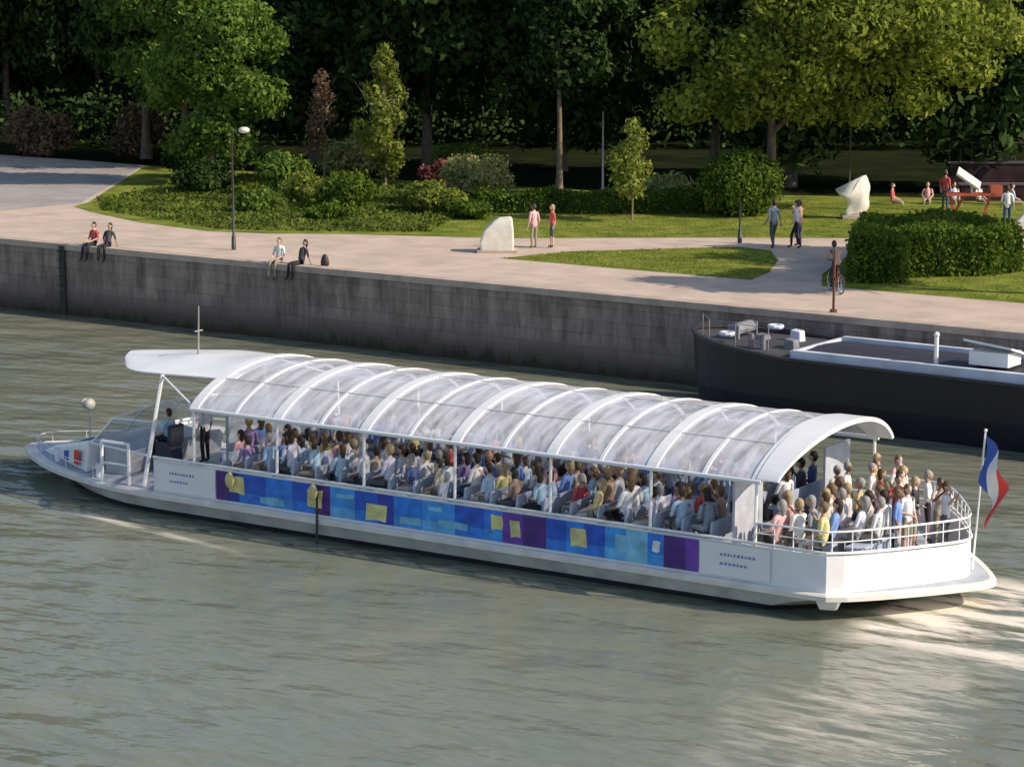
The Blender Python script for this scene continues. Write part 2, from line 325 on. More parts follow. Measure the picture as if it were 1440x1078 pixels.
def inpoly(P,q):
    c=False; j=len(P)-1
    for i in range(len(P)):
        if (P[i][1]>q[1])!=(P[j][1]>q[1]) and q[0]<(P[j][0]-P[i][0])*(q[1]-P[i][1])/(P[j][1]-P[i][1])+P[i][0]: c=not c
        j=i
    return c
def hedge(label,poly,h,n,m=M_hedge,size=.09):
    P=np.array(poly,float); k=len(P); segs=[(P[i],P[(i+1)%k]) for i in range(k)]; per=[np.linalg.norm(b-a) for a,b in segs]
    mn,mx=P.min(0),P.max(0); cen=[]
    area=(mx-mn).prod()*.6; side=sum(per)*h; ntop=int(n*area/(area+side))
    while len(cen)<ntop:
        q=mn+(mx-mn)*rng.random(2)
        if inpoly(poly,q): cen.append((q[0],q[1],h+.08*rng.normal()+.10*math.sin(q[0]*2.1+q[1])))
    pr=np.array(per)/sum(per)
    for i in rng.choice(k,n-ntop,p=pr):
        a,b=segs[i]; q=a+(b-a)*rng.random()+rng.normal(size=2)*.09; cen.append((q[0],q[1],h*rng.random()))
    o=fromcenters(np.array(cen),"clipped_hedge",size,m)
    o.location=(0,0,Z); tag(o,label,"hedge"); 
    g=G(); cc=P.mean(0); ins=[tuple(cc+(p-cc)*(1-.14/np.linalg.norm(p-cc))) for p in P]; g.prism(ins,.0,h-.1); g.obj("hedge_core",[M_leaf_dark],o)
    return o
hedge("thick clipped green hedge at the edge of the riverside lawn",[(-39.2,77.5),(-37.9,78.4),(-38.4,79.9),(-36.3,81.8),(-35.8,83.6),(-39.6,87.4),(-42,83.6),(-40.5,80)],1.5,28000,size=.08)
hedge("low clipped hedge along the lawn",[(-62.5,88.4),(-54.6,93.6),(-55.3,94.6),(-63.2,89.4)],.75,11000,M_hedge)
def scatter(name,poly,n,h,size,m,label,cat):
    P=np.array(poly); mn,mx=P.min(0),P.max(0); pts=[]
    while len(pts)<n:
        q=mn+(mx-mn)*rng.random(2)
        if inpoly(poly,q): pts.append((q[0],q[1],h*rng.random()**1.5*(.6+.4*math.sin(q[0]*1.3)*math.cos(q[1]*1.1))))
    o=fromcenters(np.array(pts),name,size,m); o.location=(0,0,Z+.01); o["kind"]="stuff"; tag(o,label,cat)
M_grass=leafmat("grass_blades",(.12,.16,.022),(.32,.33,.07),.5,.5)
scatter("ground_cover",[(-79,82.6),(-76.4,80.2),(-67.6,77.5),(-62.5,80),(-60,81.5),(-62,86),(-66,91),(-72,96),(-84,96)],17000,.3,.10,M_cover,"low green ground cover plants in the riverside bed","plants")
scatter("grass",[(-61,82),(-56.7,81.8),(-50,86.5),(-45,89.8),(-38,94.3),(-40,104),(-62,98)],14000,.03,.035,M_grass,"short sunlit grass of the park lawn","grass")
scatter("grass",lawnB,5000,.03,.035,M_grass,"short sunlit grass beside the promenade","grass")
scatter("grass",[(-39.8,76.4),(-28,76.4),(-28,90),(-41,88),(-42.8,84),(-41.2,79)],7000,.03,.035,M_grass,"short sunlit grass beside the promenade","grass")

# background woodland
protos=[]
for i in range(3):
    t=empty("woodland_tree","tall dark shaded tree in the wood behind the park","tree",group="trees of the wood behind the park")
    trunk(11,.24,t,rl(7,3.5,4,13,.1))
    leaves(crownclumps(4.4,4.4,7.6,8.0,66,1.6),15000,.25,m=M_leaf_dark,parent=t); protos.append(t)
pos=[(-70.5,107),(-62,107.5),(-57,106.0),(-50.5,110),(-77,104.5),(-84,104)]
for row,(off,st) in enumerate([(0,0),(7,3)]):
    for k in range(17):
        s=-6+k*5.2+st+random.uniform(-.8,.8)
        pos.append((-107+.82*s-.57*off+random.uniform(-.8,.8),106.5+.57*s+.82*off+random.uniform(-.8,.8)))
for i,p in enumerate(pos):
    src=protos[i%3]
    if i<3: src.location=(*p,Z); src.scale=(1,1,1.1)
    else: copytree(src,loc=(*p,Z),rz=random.random()*6.28,scale=[random.uniform(.92,1.12)]*2+[random.uniform(1,1.25)])
cl=[]
for k in range(64):
    s=-12+k*1.5; q=random.uniform(-1,1.5); dd=-.06*max(0,min(50,s-20)); cl.append((-104.5+.82*s-.57*(q+dd),102.0+.57*s+.82*(q+dd),1.2+random.random()*.6,1.6,1.6,1.7))
    cl.append((-112+.82*s,114+.57*s,3.0,2.2,2.2,3.2))
o=leaves(cl,34000,.22,"undergrowth",M_leaf_dark); o.location=(0,0,Z); o["kind"]="stuff"; tag(o,"dense dark undergrowth below the woodland trees","undergrowth")
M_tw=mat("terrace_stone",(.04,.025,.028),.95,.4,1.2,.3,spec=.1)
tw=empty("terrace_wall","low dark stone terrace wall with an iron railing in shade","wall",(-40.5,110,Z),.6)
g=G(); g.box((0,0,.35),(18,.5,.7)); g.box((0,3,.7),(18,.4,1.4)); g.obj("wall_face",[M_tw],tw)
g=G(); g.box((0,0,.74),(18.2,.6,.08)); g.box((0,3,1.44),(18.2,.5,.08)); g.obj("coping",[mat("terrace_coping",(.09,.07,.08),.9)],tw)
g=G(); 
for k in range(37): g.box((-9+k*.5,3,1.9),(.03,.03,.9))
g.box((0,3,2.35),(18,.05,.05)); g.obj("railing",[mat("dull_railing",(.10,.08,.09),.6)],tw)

# ------------------------------------------------------------ street furniture
M_pole=mat("dull_green_pole",(.05,.055,.045),.5); M_lampglass=mat("lamp_globe",(.7,.68,.6),.3,.02)
def lamp(label,loc,h,globe=True,pm=M_pole):
    e=empty("street_lamp",label,"street lamp",(*loc,Z)); g=G()
    g.path([(0,0,0),(0,0,.5),(0,0,.55),(0,0,h)],[.09,.08,.05,.035],8); g.obj("lamp_post",[pm],e,smooth=True)
    if globe:
        g=G(); g.path([(0,0,h-.25),(.12,.08,h-.05),(.32,.22,h)],.025,6); g.obj("lamp_arm",[pm],e)
        g=G(); g.sphere((.38,.26,h-.02),(.22,.22,.12),12,8); g.obj("lamp_shade",[M_lampglass],e,smooth=True)
    return e
lamp("slim dark street lamp with white lantern on the promenade",(-62.7,72.8),4.5)
lamp("pale slim lamp column behind the low hedge",(-61.4,96.5),3.9,False,mat("pale_pole",(.42,.42,.42),.5))
lamp("thin dark lamp column on the far lawn",(-50.4,99.0),3.6,False)
lamp("thin dark post beside the park path",(-48.1,85.4),1.7,False)
M_rust=mat("rusty_iron",(.14,.05,.03),.8,.4)
e=empty("mooring_post","thin rusty mooring pole at the quay edge","post",(-36.6,71.0,Z)); g=G(); g.path([(0,0,0),(0,0,.1),(0,0,.12),(0,0,2.0)],[.12,.12,.045,.035],8); g.obj("post",[M_rust],e)
g=G(); g.path([(-.12,0,1.1),(.12,0,1.1)],.025,6); g.obj("crosspiece",[M_rust],e)
M_marble=mat("white_marble",(.70,.66,.58),.6,.12,3,.2); M_redp=mat("red_painted_steel",(.42,.09,.05),.5,.2)
e=empty("stone_sculpture","pale carved stone block sculpture with rounded shoulder beside the path","sculpture",(-54.2,77.9,Z),.6)
g=G(); g.loft([[(-.62,-.4,0),(.6,-.4,0),(.6,.4,0),(-.62,.4,0)],[(-.66,-.42,.35),(.62,-.42,.35),(.62,.42,.35),(-.66,.42,.35)],[(-.5,-.38,.8),(.6,-.4,.85),(.6,.4,.85),(-.5,.38,.8)],[(-.15,-.3,1.15),(.56,-.34,1.2),(.56,.34,1.2),(-.15,.3,1.15)],[(.05,-.18,1.28),(.5,-.22,1.32),(.5,.22,1.32),(.05,.18,1.28)]]); g.obj("carved_block",[M_marble],e,bevel=.06)
g=G(); g.box((0,0,.05),(1.5,1.0,.1)); g.obj("plinth",[M_cope],e)
e=empty("stone_sculpture","white twisted abstract marble sculpture on the lawn","sculpture",(-48.5,95.6,Z),.6)
g=G(); rings=[]
for i in range(13):
    t=i/12; wx=.34+.34*t**1.2+.06*math.sin(t*9); wy=.28-.10*t
    rg=[Vector((wx*math.cos(p)*(1+.25*math.cos(3*p+3*t))+.20*math.sin(3.2*t),wy*math.sin(p)*(1+.3*math.cos(2*p+4*t)),.15+1.25*t+.34*t*math.cos(p)-.22*t*math.cos(3*p))) for p in np.linspace(0,2*math.pi,25)[:-1]]
    rings.append([Matrix.Rotation(t*.5,3,'Z')@v for v in rg])
g.loft(rings); g.obj("twisted_form",[M_marble],e,smooth=True)
g=G(); g.box((0,0,.08),(.9,.8,.16)); g.obj("plinth",[M_cope],e)
e=empty("steel_sculpture","red steel sculpture with a tilted white slab on the lawn","sculpture",(-44.8,99.0,Z),.6)
g=G()
for sx in(-.7,.75): g.box((sx,0,.45),(.12,.12,.9),tilt=(0,.25*(1 if sx>0 else -1),0))
g.box((0,0,.95),(2.0,.5,.12)); g.box((1.1,0,1.1),(.5,.5,.45)); g.box((-.4,.1,.5),(.1,.1,1.3),tilt=(0,.5,0)); g.obj("frame",[M_redp],e)
g=G(); g.box((-.05,0,1.6),(1.15,.6,.1),tilt=(.5,.6,0)); g.box((.1,0,1.15),(.1,.1,.5)); g.obj("tilted_slab",[M_marble],e)
e=empty("stone_sculpture","leaning wedge of white stone at the lawn edge","sculpture",(-40.3,94.0,Z),.6)
g=G(); g.loft([[(-.55,-.25,0),(.55,-.3,0),(.5,.3,0),(-.5,.25,0)],[(-.2,-.2,.55),(.6,-.25,.5),(.6,.25,.5),(-.2,.2,.55)],[(.25,-.1,1.05),(.6,-.12,1.1),(.6,.12,1.1),(.25,.1,1.05)]]); g.obj("stone_wedge",[M_marble],e,bevel=.04)
g=G(); g.box((0,0,.03),(1.4,.9,.06)); g.obj("plinth",[M_cope],e)

# ------------------------------------------------------------ people
M_skin=[mat("skin_fair",(.66,.43,.33),.5,.05),mat("skin_tan",(.46,.29,.20),.5,.05),mat("skin_brown",(.20,.11,.07),.5,.05)]
shirtc=[(.80,.79,.78),(.80,.80,.82),(.64,.64,.68),(.18,.32,.68),(.08,.12,.28),(.60,.10,.10),(.72,.42,.42),(.58,.50,.42),(.06,.06,.07),(.45,.62,.78),(.70,.60,.28),(.34,.24,.46),(.28,.32,.38),(.62,.62,.76),(.38,.26,.20)]
M_sh=[mat("shirt_cloth",c,.85,.12,9) for c in shirtc]
M_tr=[mat("trouser_cloth",c,.85,.12,9) for c in [(.06,.09,.20),(.02,.02,.025),(.30,.26,.19),(.10,.10,.11),(.45,.43,.40)]]
M_shoe=mat("shoe_leather",(.05,.04,.035),.6); M_eye=mat("eye",(.02,.015,.012),.3); M_lip=mat("lip",(.35,.12,.10),.5)
M_hair=[mat("hair",c,.7,.2,12) for c in [(.03,.02,.013),(.07,.04,.02),(.16,.10,.05),(.38,.28,.15),(.30,.29,.28)]]
def closest(p,a,b):
    ab=b-a; t=max(0,min(1,(p-a).dot(ab)/max(ab.length_squared,1e-9))); return (p-(a+ab*t)).length
def personmesh(J,long_hair=False,headdir=0,bare_leg=False):
    V=[];E=[];R=[];T=[];roots=[]
    def v(p,r): V.append(Vector(p)); R.append(r); return len(V)-1
    def e(a,b,tag): E.append((a,b)); T.append(tag)
    pel=v(J['pelvis'],(.135,.115)); roots.append(pel)
    P=Vector(J['pelvis']); C=Vector(J['chest']); N=Vector(J['neck'])
    mid=v(P.lerp(C,.5),(.125,.105)); ch=v(C,(.15,.12)); nb=v(C.lerp(N,.72),(.085,.075)); ne=v(N,(.052,.052)); hb=v(N+(N-C).normalized()*.07,(.052,.055))
    e(pel,mid,0);e(mid,ch,0);e(ch,nb,0);e(nb,ne,1);e(ne,hb,1)
    for s,k in((-1,'r'),(1,'l')):
        sh=v(J['sh'+k],(.062,.062)); el=v(J['el'+k],(.042,.042)); wr=v(J['wr'+k],(.027,.027)); 
        W=Vector(J['wr'+k]); D=(W-Vector(J['el'+k])).normalized(); pa=v(W+D*.075,(.036,.022))
        um=v(Vector(J['sh'+k]).lerp(Vector(J['el'+k]),.45),(.05,.05))
        e(nb,sh,0);e(sh,um,0);e(um,el,0);e(el,wr,1);e(wr,pa,1)
        side=Vector((0,s,0)); side=(side-D*side.dot(D)); side=side.normalized() if side.length>.1 else Vector((0,0,1)); nrm=D.cross(side).normalized()
        for i,(o,l) in enumerate([(-.027,.062),(-.009,.075),(.009,.07),(.027,.052)]):
            b=W+D*.06+side*o*-1; c=b+D*(l*.6+.02)+nrm*.006; d=c+D*l*.45+nrm*.016*-s
            a1=v(b,(.009,.009)); a2=v(c,(.0085,.0085)); a3=v(d,(.007,.007)); roots.append(a1); e(a1,a2,1);e(a2,a3,1)
        b=W+D*.02-side*.018; a1=v(b,(.011,.011)); a2=v(b-side*.028+D*.028,(.01,.01)); a3=v(b-side*.034+D*.055,(.008,.008)); roots.append(a1); e(a1,a2,1);e(a2,a3,1)
        hp=v(J['hp'+k],(.09,.088)); kn=v(J['kn'+k],(.06,.06)); an=v(J['an'+k],(.042,.042)); to=v(J['to'+k],(.04,.03))
        A=Vector(J['an'+k]); kc=v(Vector(J['kn'+k]).lerp(A,.35),(.056,.056))
        e(pel,hp,2);e(hp,kn,2);e(kn,kc,1 if bare_leg else 2);e(kc,an,1 if bare_leg else 2);e(an,to,3)
    me=bpy.data.meshes.new("skel"); me.from_pydata(V,E,[]); me.update()
    ob=bpy.data.objects.new("skel",me); COL.objects.link(ob)
    sk=ob.modifiers.new('skin','SKIN'); sk.use_smooth_shade=True
    for i,sv in enumerate(me.skin_vertices[0].data): sv.radius=R[i]; sv.use_root=(i in roots)
    ob.modifiers.new('sub','SUBSURF').levels=1
    dg=bpy.context.evaluated_depsgraph_get(); ev=ob.evaluated_get(dg); em=bpy.data.meshes.new_from_object(ev)
    fv=[x.co.copy() for x in em.vertices]; ff=[tuple(p.vertices) for p in em.polygons]; fm=[]
    for p in em.polygons:
        c=p.center; best=min(range(len(E)),key=lambda i:closest(c,V[E[i][0]],V[E[i][1]])-.6*min(R[E[i][0]][0],R[E[i][1]][0])); fm.append(T[best])
    bpy.data.objects.remove(ob)
    g=G(); g.v=[tuple(x) for x in fv]; g.f=ff; g.m=fm
    up=(N-C).normalized(); hc=N+up*.17+Vector((.02,0,0))
    def hf(q,d):
        q=q.copy()
        if d.z<0: q.x*=1+.25*d.z*(.4 if d.x>0 else 1); q.y*=1+.35*d.z
        if d.x>.85 and abs(d.y)<.3: q.x+= .012
        return q
    g.sphere(hc,(.098,.076,.122),16,12,1,hf)
    g.add([hc+Vector(p) for p in [(.09,-.016,-.03),(.09,.016,-.03),(.118,0,-.028),(.094,0,.018),(.09,0,-.04)]],[(0,2,3),(2,1,3),(0,4,2),(4,1,2)],1)
    for s in(-1,1):
        g.sphere(hc+Vector((.082,s*.03,.008)),(.014,.014,.008),6,4,4); g.sphere(hc+Vector((-.005,s*.078,-.005)),(.02,.01,.032),6,5,1)
    g.sphere(hc+Vector((.086,0,-.058)),(.01,.024,.007),6,4,5)
    me2=bpy.data.meshes.new("person"); me2.from_pydata(g.v,[],g.f)
    for m in (M_sh[0],M_skin[0],M_tr[0],M_shoe,M_eye,M_lip): me2.materials.append(m)
    for p,mi in zip(me2.polygons,g.m): p.material_index=mi; p.use_smooth=True
    me2.update()
    h=G()
    def hh(q,d):
        q=q.copy()
        if d.z<.15 and d.x>.1: q*=.86
        if d.z<0:
            if long_hair and d.x<.2: q.z*=1.9; q.y*=.95
            elif d.x<.1: q*=1
            else: q*=.8
        return q
    h.sphere(hc+Vector((-.014,0,.014)),(.103,.088,.124),14,10,0,hh)
    hm=bpy.data.meshes.new("hair"); hm.from_pydata(h.v,[],h.f); hm.materials.append(M_hair[0])
    for p in hm.polygons: p.use_smooth=True
    hm.update()
    return me2,hm
def stand(dx=0,wr=None,wl=None,er=None,el=None,step=0.0):
    return dict(pelvis=(0,0,.95),chest=(.01,0,1.27),neck=(.0,0,1.47),shr=(0,-.17,1.40),shl=(0,.17,1.40),
      elr=er or (-.03,-.235,1.13),ell=el or (-.03,.235,1.13),wrr=wr or (.05,-.25,.90),wrl=wl or (.05,.25,.90),
      hpr=(0,-.09,.90),hpl=(0,.09,.90),knr=(.03+step,-.1,.49),knl=(.03-step*.3,.1,.49),anr=(step*1.2,-.1,.09),anl=(-.0-step*1.2,.1,.09+abs(step)*.2),tor=(.15+step*1.2,-.11,.035),tol=(.14-step*1.2,.11,.035))
def sit(lean=0.0,wr=None,wl=None,er=None,el=None,hang=0.0):
    L=lean
    return dict(pelvis=(0,0,.56),chest=(-L*.5,0,.87),neck=(-L,0,1.07),shr=(-L*.9,-.17,1.0),shl=(-L*.9,.17,1.0),
      elr=er or (.02-L*.5,-.24,.76),ell=el or (.02-L*.5,.24,.76),wrr=wr or (.25,-.14,.66),wrl=wl or (.25,.14,.66),
      hpr=(.02,-.09,.54),hpl=(.02,.09,.54),knr=(.43,-.12,.53),knl=(.43,.12,.53),anr=(.42+hang,-.12,.09-hang),anl=(.42+hang*.6,.12,.09-hang),tor=(.56+hang,-.13,.035-hang),tol=(.56+hang*.6,.13,.035-hang))
PM={}
PM['sit_lap']=personmesh(sit(.03)); PM['sit_back']=personmesh(sit(.10,wr=(.28,-.16,.62)),True,bare_leg=True)
PM['sit_phone']=personmesh(sit(.0,wr=(.24,-.10,1.06),er=(.14,-.25,.84)),False)
PM['sit_turn']=personmesh(sit(-.06,wl=(.30,.05,.72)),True)
PM['stand']=personmesh(stand()); PM['stand_long']=personmesh(stand(wr=(.18,-.12,1.08),er=(.02,-.24,1.12)),True,bare_leg=True)
PM['stand_phone']=personmesh(stand(wr=(.26,-.08,1.42),wl=(.26,.08,1.40),er=(.14,-.25,1.22),el=(.14,.25,1.22)))
PM['walk']=personmesh(stand(step=.16,wr=(-.08,-.25,.92),wl=(.14,.25,.95)))
PM['edge']=personmesh(sit(.02,hang=.12)); PM['edge_back']=personmesh(sit(.16,wr=(-.24,-.28,.52),er=(-.14,-.26,.78),wl=(-.24,.28,.52),el=(-.14,.26,.78),hang=.1),True)
PM['ride']=personmesh(dict(pelvis=(-.12,0,.98),chest=(.03,0,1.24),neck=(.14,0,1.42),shr=(.11,-.17,1.34),shl=(.11,.17,1.34),elr=(.26,-.24,1.16),ell=(.26,.24,1.16),wrr=(.42,-.22,1.04),wrl=(.42,.22,1.04),hpr=(-.1,-.09,.95),hpl=(-.1,.09,.95),knr=(.26,-.12,.76),knl=(.20,.12,.60),anr=(.08,-.12,.45),anl=(.04,.12,.20),tor=(.22,-.12,.42),tol=(.19,.12,.18)))
def person(kind,loc,rz,label,shirt=None,tr=None,hair=None,skin=None,scale=None,group=None):
    bm,hm=PM[kind]; o=bpy.data.objects.new("person",bm); COL.objects.link(o); h=bpy.data.objects.new("hair",hm); COL.objects.link(h); h.parent=o
    o.location=loc; o.rotation_euler=(0,0,rz); s=scale or random.uniform(.93,1.06); o.scale=(s,s,s)
    def setm(ob,i,m): ob.material_slots[i].link='OBJECT'; ob.material_slots[i].material=m
    setm(o,0,M_sh[shirt if shirt is not None else random.randrange(len(M_sh))]); setm(o,1,M_skin[skin if skin is not None else random.choice([0,0,0,1,1,2])])
    setm(o,2,M_tr[tr if tr is not None else random.randrange(5)]); setm(h,0,M_hair[hair if hair is not None else random.randrange(5)])
    tag(o,label,"person",group); return o
CN=["white","white","pale grey","blue","navy","red","pink","beige","black","light blue","yellow","purple","dark grey","lilac","brown"]
WS=[0,0,1,1,2,2,3,3,4,5,6,6,7,8,9,9,9,10,11,12,13,13,13,14]

# ------------------------------------------------------------ tour boat
BX,BY,BA=-36.0,49.8,math.radians(1.5)
boat=empty("tour_boat","long white river tour boat with arched glass roof and blue banner","boat",(BX,BY,0),BA)
def b2w(x,y,z): return (BX+x*math.cos(BA)-y*math.sin(BA),BY+x*math.sin(BA)+y*math.cos(BA),z)
M_wh2=mat("white_gloss_paint",(.83,.83,.84),.3,.05,1.4)
M_hulld=mat("lower_hull_paint",(.62,.60,.57),.5,.25,1.5); M_foot=mat("waterline_paint",(.03,.03,.035),.5,.2)
M_deck=mat("deck_covering",(.42,.45,.50),.7,.15,2); M_rub=mat("rubbing_strake",(.74,.70,.64),.6,.15,1.6)
def halfo(ins=0,bowin=0,sternin=0,x0=None):
    pts=[]
    for y in np.linspace(0,1,13):
        pts.append((11.65-ins*.5-sternin+2.45*(1-((y*y+.01)**.5-.1)/.905)**(1/1.25)*(1-.1*ins) if y<1 else 11.65-ins*.5-sternin,(3.08-ins)*y))
    for x,y in [(9,3.08),(4,3.1),(-2,3.1),(-7.0,3.08),(-8.2,2.98),(-9.2,2.78),(-10.0,2.54),(-10.8,2.24),(-11.5,1.92),(-12.1,1.58),(-12.7,1.2),(-13.2,.82),(-13.6,.48),(-13.85,.2),(-13.95,0)]:
        if x0 is not None and x<x0-.01: break
        xx=x if x>-8 else x+(ins+bowin)*((-x-8)/5.6)
        pts.append((xx,max(0,y-ins) if y>0 else 0))
    return pts
def outline(*a):
    pts=halfo(*a); return [(x,-y) for x,y in pts]+[(x,y) for x,y in reversed(pts[1:-1])]
def ring(z,*a): return [(x,y,z) for x,y in outline(*a)]
g=G(); g.loft([ring(-.4,.6,2.5,2.2),ring(-.05,.3,1.5,1.6),ring(.13,.2,1.1,1.3)],0,True,False); g.loft([ring(.13,.2,1.1,1.3),ring(.30,.12,.7,.8),ring(.46,.04,.2,.15)],1,False,True)
g.obj("hull",[M_foot,M_hulld],boat)
g=G(); g.loft([ring(.44,-.0),ring(.46,-.09),ring(.56,-.09),ring(.60,-.02),ring(.60,.12)],0,False,False); g.obj("rub_rail",[M_rub],boat)
g=G(); g.loft([ring(.58,.05),ring(.595,.06)],0,False,True); 
g.prism([(-6.3,-2.8),(10.9,-2.8),(11.5,-2.2),(12.6,-.6),(12.7,0),(12.6,.6),(11.5,2.2),(10.9,2.8),(-6.3,2.8)],.6,.93); g.obj("deck",[M_deck],boat)
def side_path(ins,x0=-7.0):
    h=halfo(ins,0,.0,x0)
    h=[((x-.5*(x-11.6)/2.45) if x>11.6 else x,y) for x,y in h]
    return [(x,-y) for x,y in reversed(h)]+[(x,y) for x,y in h[1:]]
sp=side_path(.08); spi=side_path(.14); n=len(sp)
def bh(i): 
    x=sp[i][0]; return 1.42 if x<11 else 1.42-.02*(x-11)
g=G()
g.grid(lambda u,v:(lambda i:(sp[i][0],sp[i][1],.6+(bh(i)-.6)*v))(round(u*(n-1))),n-1,1)
g.grid(lambda u,v:(lambda i:(spi[i][0],spi[i][1],.6+(bh(i)-.6)*(1-v)))(round(u*(n-1))),n-1,1)
g.grid(lambda u,v:(lambda i:((sp if v>.5 else spi)[i][0],(sp if v>.5 else spi)[i][1],bh(i)))(round(u*(n-1))),n-1,1)
g.obj("bulwark",[M_wh2],boat)
g=G(); g.path([(x,y,bh(i)+.06) for i,(x,y) in enumerate(sp)],.035,6); g.obj("handrail",[M_wh2],boat)
ss=[(x,y) for x,y in side_path(.12,4) if x>9.4]; ss=[(9.9,-2.97)]+ss+[(9.9,2.97)]
g=G(); g.path([(x,y,1.92) for x,y in ss],.024,6); g.path([(x,y,1.70) for x,y in ss],.015,5)
acc=0
for (x,y),(x2,y2) in zip(ss[:-1],ss[1:]):
    L=math.hypot(x2-x,y2-y); 
    while acc<L:
        q=acc/L; g.path([(x+(x2-x)*q,y+(y2-y)*q,1.4),(x+(x2-x)*q,y+(y2-y)*q,1.92)],.015,5); acc+=.45
    acc-=L
g.obj("stern_railing",[M_wh2],boat)
bc=[(.07,.02,.20),(.02,.10,.55),(.03,.20,.72),(.05,.30,.78),(.12,.42,.78),(.15,.05,.38),(.66,.62,.26),(.72,.74,.78),(.03,.05,.36),(.20,.50,.70)]
M_b=[mat("banner_print",c,.4,.3,3) for c in bc]+[M_wh2]
g=G(); zs0,zs1=.66,1.38
BYY=-3.045
bx0,bx1=-4.95,8.55; cur=bx0
segs=[(.45,0),(.35,8),(.9,1),(.9,2),(.75,1),(.5,0),(.8,3),(.75,1),(.5,8),(.9,2),(1.0,3),(.9,1),(.55,2),(.6,5),(.7,0),(.6,1),(.5,2),(.6,1),(.6,3),(.6,9),(.45,2),(.6,0),(.35,5)]
tot=sum(s for s,_ in segs); k=(bx1-bx0)/tot
for s,mi in segs:
    x0=cur; x1=cur+s*k
    for j,(fa,fb) in enumerate(((0,.35),(.35,1))):
        za=zs0+(zs1-zs0)*fa; zb=zs0+(zs1-zs0)*fb; mm=mi
        if j==0 and mi in(1,2,3): mm={1:2,2:3,3:4}[mi]
        g.add([(x0,BYY,za),(x1,BYY,za),(x1,BYY,zb),(x0,BYY,zb)],[(0,1,2,3)],mm)
    cur=x1
def patch(cx,cz,rx,rz,mi,dy=.004):
    q=[random.uniform(-.03,.03) for _ in range(8)]
    g.add([(cx-rx+q[0],BYY-dy,cz-rz+q[1]),(cx+q[4],BYY-dy,cz-rz+q[5]),(cx+rx+q[2],BYY-dy,cz-rz+q[3]),(cx+rx+q[5],BYY-dy,cz+q[6]),(cx+rx+q[4],BYY-dy,cz+rz+q[7]),(cx+q[1],BYY-dy,cz+rz+q[2]),(cx-rx+q[6],BYY-dy,cz+rz+q[0])],[tuple(range(7))],mi)
for cx,cz,rx,rz,mi in [(-4.3,1.08,.22,.2,6),(-1.9,1.04,.22,.22,6),(-.1,.93,.30,.2,6),(3.3,1.1,.16,.17,6),(3.8,1.0,.13,.18,6),(5.5,1.03,.2,.2,6),(-3.2,.80,.35,.08,9),(-1.0,1.2,.25,.05,9),(.9,.85,.3,.08,9),(2.1,.9,.4,.08,9),(6.6,1.05,.16,.18,9),(7.5,1.1,.10,.13,7),(1.6,1.22,.2,.04,9)]: patch(cx,cz,rx,rz,mi)
g.obj("banner",M_b,boat)
M_blue=mat("blue_lettering",(.20,.28,.50),.5)
for x0,x1 in((-6.95,-4.98),(8.58,10.3)):
    g=G(); g.add([(x0,-3.043,.66),(x1,-3.043,.66),(x1,-3.043,1.38),(x0,-3.043,1.38)],[(0,1,2,3)],0)
    for r_,z in enumerate((1.14,.94)):
        x=x0+.5
        while x<x0+1.3-.2*r_:
            l=random.uniform(.04,.08); g.add([(x,-3.047,z-.035),(x+l,-3.047,z-.035),(x+l,-3.047,z+.035*random.uniform(.4,1.2)),(x,-3.047,z+.02)],[(0,1,2,3)],1); x+=l+.03
    g.obj("sign_panel",[M_wh2,M_blue],boat)
# roof
W2=2.95
def prof(t,base=2.8,rise=.90,w_=W2): return (w_*t,base+rise*max(0,1-abs(t)**2.1)**.8)
TS=[math.sin(a) for a in np.linspace(-math.pi/2,math.pi/2,25)]
def rib(x,wd,th,off=0.0,taper=0.0):
    g=G(); outr=[];
    for t in TS:
        y,z=prof(t); y2,z2=prof(t,2.8-0,.90-th,W2-th); hw=wd/2+taper*(1-t*t)
        outr.append([(x-wd/2,y,z+off),(x+hw,y,z+off),(x+hw,y2,z2-.02+off),(x-wd/2,y2,z2-.02+off)])
    g.loft(outr); return g
RX=[-5.7+2.6*i for i in range(7)]
for x in RX: rib(x,.26,.10,.03).obj("roof_rib",[M_wh2],boat)
for x in [a+1.3 for a in RX[:-1]]: rib(x,.09,.06,.02).obj("roof_rib",[M_wh2],boat)
def glass(name,tcol,mixf,dcol,rough=.12):
    m=bpy.data.materials.new(name); m.use_nodes=True; nt=m.node_tree; nt.nodes.clear(); N=nt.nodes;L=nt.links
    out=N.new('ShaderNodeOutputMaterial'); t=N.new('ShaderNodeBsdfTransparent'); t.inputs[0].default_value=(*tcol,1); p=N.new('ShaderNodeBsdfPrincipled')
    p.inputs['Base Color'].default_value=(*dcol,1); p.inputs['Roughness'].default_value=rough; p.inputs['Specular IOR Level'].default_value=.8
    tc=N.new('ShaderNodeTexCoord'); mp=N.new('ShaderNodeMapping'); mp.inputs['Scale'].default_value=(3,.6,.6); n=N.new('ShaderNodeTexNoise'); n.inputs['Scale'].default_value=1.5; n.inputs['Detail'].default_value=4
    L.new(tc.outputs['Object'],mp.inputs[0]); L.new(mp.outputs[0],n.inputs['Vector'])
    r=N.new('ShaderNodeMapRange'); r.inputs[1].default_value=.3; r.inputs[2].default_value=.7; r.inputs[3].default_value=mixf*.6; r.inputs[4].default_value=min(1,mixf*1.4); L.new(n.outputs['Fac'],r.inputs[0])
    mx=N.new('ShaderNodeMixShader'); L.new(r.outputs[0],mx.inputs[0]); L.new(t.outputs[0],mx.inputs[1]); L.new(p.outputs[0],mx.inputs[2]); L.new(mx.outputs[0],out.inputs[0]); return m
M_pane=glass("roof_polycarbonate",(.96,.96,.99),.60,(.88,.87,.93),.15); M_ws=glass("windscreen_glass",(.85,.88,.92),.25,(.35,.38,.42),.05)
